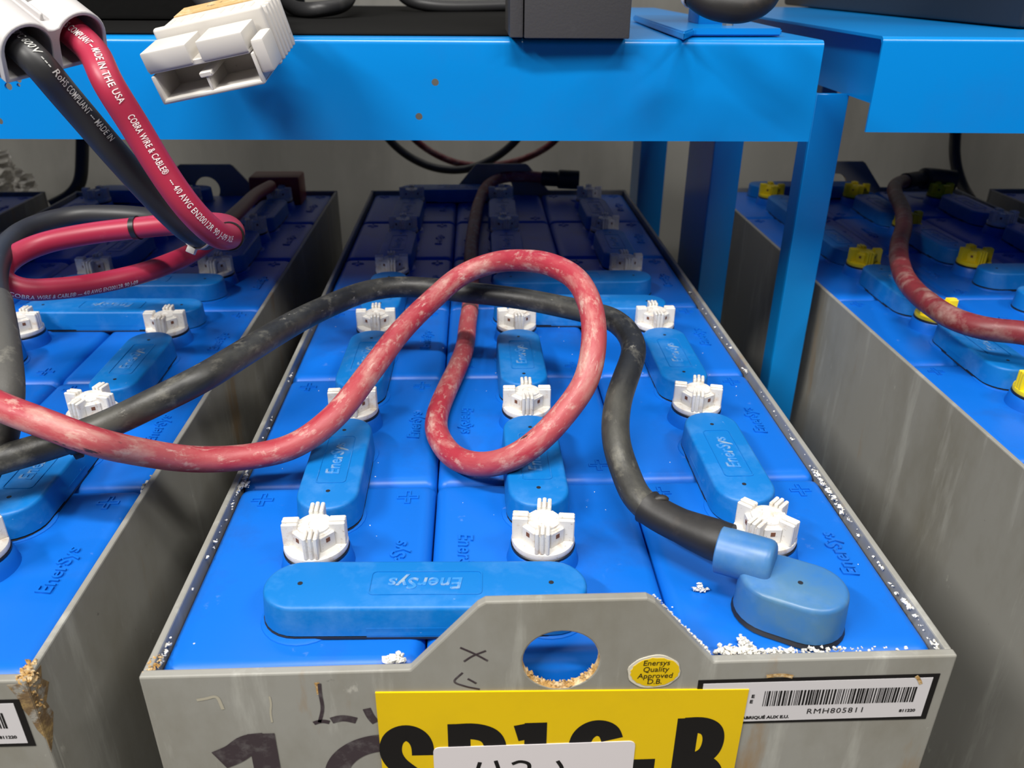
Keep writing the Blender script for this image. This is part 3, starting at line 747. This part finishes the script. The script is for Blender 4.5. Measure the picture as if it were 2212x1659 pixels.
rs = [stad(Lc, Wc, 0), stad(Lc-.002, Wc-.002, hc-b_)]
for k in range(1, 5):
    a_ = pi/2*k/4; d = .002+2*b_*(1-math.cos(a_)); rs.append(stad(Lc-d, Wc-d, hc-b_+b_*math.sin(a_)))
rz = math.atan2(ax.y, ax.x)
Mr = Matrix.Translation(cc-lb) @ Matrix.Rotation(rz, 4, 'Z') @ Matrix.Translation((-(Lc-Wc)/2+.004, 0, 0))
rings(bm, [[Mr @ V(p) for p in r_] for r_ in rs]); tc_ = obj('terminal_cover', mesh(bm, 'tc', M_term, 35), bc); tc_['label'] = 'faded blue oblong terminal cover'
obj('probe_hole', HOLE, tc_, cc-lb+V((-.002, 0, hc)))
bm = bmesh.new(); rings(bm, [[Mr @ V(p) for p in r_] for r_ in (stad(Lc+.002, .0520, -.0035), stad(Lc-.004, .045, .003))]); obj('terminal_base', mesh(bm, 'tb', M_lead, 40), bc)

# ------------------------------------------------------------------ cables of the left battery and the plug they end in
RN = .0100
# plug housing axes (right, up, out of the cable end)
def vbasis(px, py, e1, e3):
    """axes given relative to the line of sight through that part of the picture"""
    v = -ray(px, py).normalized(); y = (UP-v*UP.dot(v)).normalized(); x = y.cross(v)
    e1 = V(e1).normalized(); e3 = V(e3); e3 = (e3-e1*e3.dot(e1)).normalized(); e2 = e3.cross(e1)
    f = lambda q: x*q.x+y*q.y+v*q.z
    return f(e1), f(e2), f(e3)
E1, E2, E3 = vbasis(124, 95, (.84, .37, -.42), (.45, -.40, .80))
PC = Ud(121, 95, .535)
lrn = thing('battery_cable', 'clean red cable with white printed lettering hanging from the grey plug at upper left', 'cable', Uz(330, 590, ZC))
ll = lrn.location
c_r = PC+E1*.0182; c_b = PC-E1*.0182
rn = [c_r-E3*.06, c_r-E3*.02-E2*.001, c_r+E3*.012-E2*.004, Ud(232, 178, .535), Ud(290, 270, .55), Ud(352, 372, .565), Ud(412, 455, .58), Ud(462, 503, .60), Ud(490, 512, .63), Ud(502, 500, .67), Ud(478, 485, .72), Ud(400, 483, .755), Ud(300, 492, .765), Ud(180, 507, .765), Ud(80, 530, .755), Ud(15, 565, .735), Ud(-2, 596, .725), Ud(40, 624, .725),
      Ud(120, 624, .745), Ud(200, 614, .77), Ud(300, 592, .80), Ud(380, 563, .84), Ud(440, 530, .92), Ud(480, 490, 1.05), Ud(520, 452, 1.2), Ud(556, 418, 1.36), Ud(585, 402, 1.43)]
PN = path(rn)
obj('sheath', cable_mesh([p-ll for p in PN], RN, M_rednew, 24), lrn)
bm = bmesh.new(); box(bm, -.045, .045, -.025, .03, -.030, .022, .004, 2); obj('terminal_cover', mesh(bm, 'tb', M_redcov, 40), lrn, V((CX[2]-.554-.012, CY[5]+.045, .022))-ll)
def arc_at(P, px):
    """arc length of the path point nearest a pixel"""
    best = None; s = 0; prev = P[0]
    for p in P:
        s += (p-prev).length; prev = p
        d = p-CP; z = d.dot(FW); x = 1106+FP*d.dot(RT)/z; y = 829.5-FP*d.dot(UP)/z
        e = (x-px[0])**2+(y-px[1])**2+ (0 if z < .70 or px[2] else 1e6)
        if best is None or e < best[0]: best = (e, s)
    return best[1]
PNl = [p-ll for p in PN]
CPsave = CP.copy(); CP = CP-ll
for body, px, bk, roll in (('RoHS COMPLIANT --- MADE IN THE USA', (258, 215), 0, .12), ('COBRA WIRE & CABLE®', (276, 250), 0, .1), ('--- 4/0 AWG EN20012R 90 J-09 XLE', (362, 385), 0, .15)):
    CP = CPsave.copy(); s0 = arc_at(PN, (*px, bk)); CP = CPsave-ll
    wrap_text(lrn, PNl, RN, body, .0064, s0, M_print, roll=roll, bold=.00006, width=.60, end=body.startswith('RoHS'))
CP = CPsave.copy()
i1 = min(range(len(PN)), key=lambda i: (PN[i]-Ud(30, 622, .725)).length)
s1 = sum((PN[i+1]-PN[i]).length for i in range(i1)); CP = CPsave-ll
wrap_text(lrn, PNl, RN, 'COBRA WIRE & CABLE® --- 4/0 AWG EN20012R 90 J-09', .0062, s1, M_print, roll=-.75, bold=.00006, width=.66)
CP = CPsave
lbn = thing('battery_cable', 'clean black cable beside the printed red one, curling down the left edge', 'cable', Uz(30, 850, ZC))
l2 = lbn.location
bn = [c_b-E3*.06, c_b-E3*.02-E2*.002, c_b+E3*.012-E2*.005, Ud(112, 172, .535), Ud(180, 252, .56), Ud(260, 345, .585), Ud(335, 428, .61), Ud(395, 488, .635), Ud(432, 512, .67), Ud(448, 512, .72), Ud(430, 495, .78), Ud(350, 474, .83), Ud(250, 464, .84), Ud(150, 468, .83), Ud(70, 490, .80), Ud(15, 530, .75), Ud(-10, 590, .70), Ud(-4, 660, .66), Ud(6, 730, .63), Ud(12, 800, .61), Ud(14, 850, .60), Ud(6, 905, .595), Ud(-6, 960, .59), Ud(-40, 1040, .585), Ud(-110, 1150, .575), Ud(-190, 1270, .56)]
PK = path(bn)
obj('sheath', cable_mesh([p-l2 for p in PK], RN, M_blknew, 24), lbn)
j0 = min(range(len(PK)), key=lambda i: (PK[i]-Ud(-6, 640, .667)).length)
j1 = min(range(len(PK)), key=lambda i: (PK[i]-Ud(-14, 985, .588)).length)
bm = bmesh.new(); tube(bm, [p-l2 for p in PK[j0:j1]], lambda s: .0112+.0018*s, 22); obj('worn_sleeve', mesh(bm, 's', M_greyrub, 50), lbn)['label'] = 'worn grey sleeve'
PKl = [p-l2 for p in PK]; CP = CPsave-l2
for body, px, roll in (('CLASS 90ºC 600V --- RoHS COMPLIANT --- MADE IN', (252, 284), .5),):
    CP = CPsave.copy(); s0 = arc_at(PK, (*px, 0)); CP = CPsave-l2
    wrap_text(lbn, PKl, RN, body, .0070, s0, M_printg, roll=roll, bold=.00006, width=.58, shear=.2, end=True)
CP = CPsave
def pidx(P, px, py, lo=0, hi=9):
    def e(i):
        d = P[i]-CP; z = d.dot(FW); x = 1106+FP*d.dot(RT)/z; y = 829.5-FP*d.dot(UP)/z
        return (x-px)**2+(y-py)**2 + (0 if lo < z < hi else 1e9)
    return min(range(len(P)), key=e)
tie('black tie under the black cable at the left edge, above the left battery', PB, idx(PB, 150, 947, .062), RB, M_zipb, head=True, tail=-2.0)
tie('black tie round the coiled red cable above the left battery', PN, pidx(PN, 298, 492, .7), RN, M_zipb, head=False, wdt=.0025)
tie('black tie binding the red bend beside the dark back of the left battery', PN, pidx(PN, 496, 510, .6, .69), RN, M_zipb, head=False)
tie('grey tie with square head low on the black cable of the left battery', PK, pidx(PK, 425, 510, .6, .69), RN, M_sbn, head=True, wdt=.0018, tail=-1.5)

# grey double-barrel plug at the top left
def plug():
    o = thing('cable_plug', 'pale grey two-barrel plug at the top left with red and black cables entering', 'plug', PC)
    Mx = Matrix((E1, E2, E3)).transposed().to_4x4()
    o.rotation_euler = Mx.to_euler()
    R, ri, dx, hb = .0180, .0152, .0182, .0190
    out = [(-dx-R, -hb), ]
    n = 14
    for k in range(n+1):
        a = pi-(pi-.62)*k/n; out.append((-dx+R*math.cos(a), R*math.sin(a)))
    out.append((-.0005, .0098)); out.append((.0005, .0098))
    for k in range(n+1):
        a = (pi-.62)*(1-k/n); out.append((dx+R*math.cos(a), R*math.sin(a)))
    out.append((dx+R, -hb))
    holes = []
    for s in (-1, 1):
        h = [(s*dx-ri, -hb+.003)]+[(s*dx+ri*math.cos(pi-pi*k/16), ri*math.sin(pi-pi*k/16)) for k in range(17)]+[(s*dx+ri, -hb+.003)]
        holes.append(h)
    bm = bmesh.new(); prism(bm, out, holes, .085)
    for v in bm.verts: v.co = V((v.co.x, v.co.z, -v.co.y))
    b2 = obj('housing', mesh(bm, 'h', M_sbn, 38), o); bevelled(b2, .0008, 2)
    bm = bmesh.new()
    for k in range(4): box(bm, -dx-R-.0016, -dx-R+.001, -hb+.002, .0, -.010-.007*k, -.0065-.007*k, .0006, 1)
    for k in range(4): box(bm, dx+R-.001, dx+R+.0016, -hb+.002, .0, -.010-.007*k, -.0065-.007*k, .0006, 1)
    obj('grip_rib', mesh(bm, 'r', M_sbn, 40), o)
    bm = bmesh.new(); box(bm, -.0012, .0012, .008, .0145, -.085, -.012, .0006, 1)
    obj('top_seam', mesh(bm, 'r', M_sbn, 40), o)
    # arrow-shaped slots on the top
    for sx, zz in ((-.0225, -.032), (.0075, -.036), (-.006, -.060)):
        bm = bmesh.new()
        pts = [(-.004, -.006), (.004, -.006), (.004, .002), (.0, .007), (-.004, .002)]
        yy = .0178 if abs(sx) > .012 else .0136
        vs = [bm.verts.new((sx+x, yy+.0012, zz+z)) for x, z in pts]; f = bm.faces.new(vs); e = bmesh.ops.extrude_face_region(bm, geom=[f])
        for g in e['geom']:
            if isinstance(g, bmesh.types.BMVert): g.co.y -= .004
        obj('moulded_arrow', mesh(bm, 'a', M_sbn), o)
    # end wall inside, so the barrels are closed
    bm = bmesh.new(); box(bm, -dx-R+.002, dx+R-.002, -hb+.002, .008, -.084, -.070); obj('inner_wall', mesh(bm, 'w', M_gasket), o)
    return o
plug()
# loose plug lying over the beam edge
def loose_plug():
    F1, F2, F3 = vbasis(445, 148, (.87, .30, .40), (-.33, -.37, .87))
    P0 = Ud(438, 143, .655)
    o = thing('cable_plug', 'dirty pale plug housing with empty sockets sticking out over the blue beam', 'plug', P0)
    o.rotation_euler = Matrix((F1, F2, F3)).transposed().to_4x4().to_euler()
    o.scale = (.92, .92, .92)
    bm = bmesh.new()
    box(bm, -.0505, -.0075, .0035, .0205, -.040, 0, .0015, 2); box(bm, .0015, .0445, .0035, .0205, -.040, 0, .0015, 2)
    box(bm, -.0505, .0445, .0015, .0065, -.040, -.002, .0008, 1)
    obj('tongue', mesh(bm, 't', M_sbo, 40), o)
    bm = bmesh.new()
    box(bm, -.0500, .0480, -.0255, -.0215, -.050, 0, .0015, 2)
    box(bm, -.0500, -.0465, -.0250, .0000, -.050, 0, .0012, 2); box(bm, .0450, .0480, -.0250, .0020, -.050, 0, .0012, 2)
    box(bm, -.0020, .0005, -.0220, -.0085, -.050, -.001, .0005, 1); box(bm, -.0065, .0050, -.0095, -.0050, -.050, 0, .0008, 1)
    obj('socket_shell', mesh(bm, 's', M_sbo, 40), o)
    bm = bmesh.new(); box(bm, .0475, .0600, -.0175, .0120, -.034, -.002, .003, 2); obj('latch_lug', mesh(bm, 's', M_sbo, 40), o)
    bm = bmesh.new(); box(bm, -.0490, .0520, -.0255, .0265, -.112, -.048, .005, 3)
    obj('body', mesh(bm, 'b', M_sbo, 40), o)
    bm = bmesh.new(); box(bm, -.0515, .0540, -.0240, .0285, -.050, -.043, .003, 3); obj('flange', mesh(bm, 'b', M_sbo, 40), o)
    for k in range(5):
        bm = bmesh.new(); box(bm, .0500, .0550, -.0225, .0255, -.0585-.010*k, -.0535-.010*k, .0018, 2); obj('grip_rib', mesh(bm, 'r', M_sbo, 40), o)
    for k in range(9):
        x = -.042+.0098*k
        if 3 < k < 5: continue
        bm = bmesh.new(); box(bm, x, x+.004, .026, .0272, -.072, -.056, .0005, 1); obj('moulded_bar', mesh(bm, 'r', M_sbo), o)
    bm = bmesh.new(); box(bm, -.044, .047, .0262, .0275, -.112, -.082, 0)
    obj('paper_label', mesh(bm, 'p', M_paper), o)['label'] = 'torn brown paper label'
    # dark leads leaving the back
    Rm = Matrix((F1, F2, F3)).transposed()
    for s, m_, nm in ((-1, M_blknew, 'lead'), (1, M_blknew, 'lead')):
        P = path([V((s*.022, 0, -.10)), V((s*.022, .0, -.125)), V((s*.022-.015, .012, -.16)), V((s*.02-.05, .02, -.22)), V((s*.02-.10, .03, -.33))])
        obj(nm, cable_mesh(P, .010, m_), o)
    return o
loose_plug()

# ------------------------------------------------------------------ cables of the right battery, and ones against the wall
rr_px = [(2330, 752, .055), (2260, 732, .055), (2212, 719, .055), (2140, 712, .054), (2070, 693, .052), (2006, 655, .050), (1962, 612, .047), (1944, 570, .045), (1942, 530, .046), (1952, 490, .046), (1950, 455, .044), (1935, 422, .042), (1933, 402, .040), (1950, 392, .036), (1985, 388, .032)]
PRR = path([Uz(*q) for q in rr_px])
o = thing('battery_cable', 'dull red cable snaking past the yellow caps of the right battery', 'cable', Uz(2010, 648, 0)); lo_ = o.location
obj('sheath', cable_mesh([p-lo_ for p in PRR], .0118, M_redold, 22), o)
Pq = resample(catmull([Uz(1955, 391, .035), Uz(2000, 386, .032), Uz(2060, 392, .028)]), .003)
bm = bmesh.new(); tube(bm, [p-lo_ for p in Pq], lambda s: .0145 if s < .5 else .020, 18); obj('terminal_boot', mesh(bm, 'b', M_rub, 40), o)['label'] = 'black rubber terminal boot'
def hang(name, pts, r, m, lab, g=None):
    o = obj(name, cable_mesh(path([Uy(*q) for q in pts], .006), r, m, 16)); tag(o, lab, 'cable', g)
hang('hanging_cable', [(800, 235, 1.42), (835, 295, 1.42), (880, 336, 1.42), (940, 363, 1.42), (1005, 366, 1.42), (1062, 345, 1.42), (1100, 318, 1.42), (1125, 290, 1.42), (1140, 230, 1.42)], .0085, M_blknew, 'black cable sagging in a loop below the beam behind the central battery')
hang('hanging_cable', [(850, 230, 1.45), (885, 290, 1.45), (930, 327, 1.45), (990, 353, 1.45), (1060, 358, 1.45), (1120, 347, 1.45), (1165, 328, 1.45), (1205, 298, 1.45), (1240, 230, 1.45)], .0075, M_redold, 'dull red cable sagging in a loop below the beam behind the central battery')
hang('hanging_cable', [(182, 200, 1.40), (178, 295, 1.38), (177, 350, 1.36), (172, 395, 1.34), (150, 424, 1.33), (110, 445, 1.31)], .0125, M_blknew, 'black cable hanging down the wall beside the far left battery')
hang('hanging_cable', [(2068, 220, 1.40), (2064, 290, 1.40), (2062, 330, 1.38), (2068, 370, 1.36), (2082, 408, 1.33), (2095, 430, 1.30)], .0115, M_blknew, 'black cable hanging below the right beam behind the yellow-capped battery')
# crumpled clear plastic at the far left
bm = bmesh.new(); rnd = random.Random(9); n = 26
g = [[None]*n for _ in range(n)]
for i in range(n):
    for j in range(n):
        u, v_ = i/(n-1), j/(n-1)
        p = Uy(-70+u*165*(.35+.65*v_), 312+v_*100+12*math.sin(u*4), 1.95)
        g[i][j] = bm.verts.new(p+V((rnd.uniform(-.004, .004), -.03*abs(math.sin(u*11+v_*6))+rnd.uniform(-.012, .012), rnd.uniform(-.004, .004))))
for i in range(n-1):
    for j in range(n-1): bm.faces.new((g[i][j], g[i+1][j], g[i+1][j+1], g[i][j+1]))
ex = bmesh.ops.solidify(bm, geom=list(bm.faces), thickness=.0006)
o = obj('plastic_sheeting', mesh(bm, 'pl', M_plastic)); tag(o, 'crumpled pale plastic sheeting against the wall at the far left', 'sheeting')
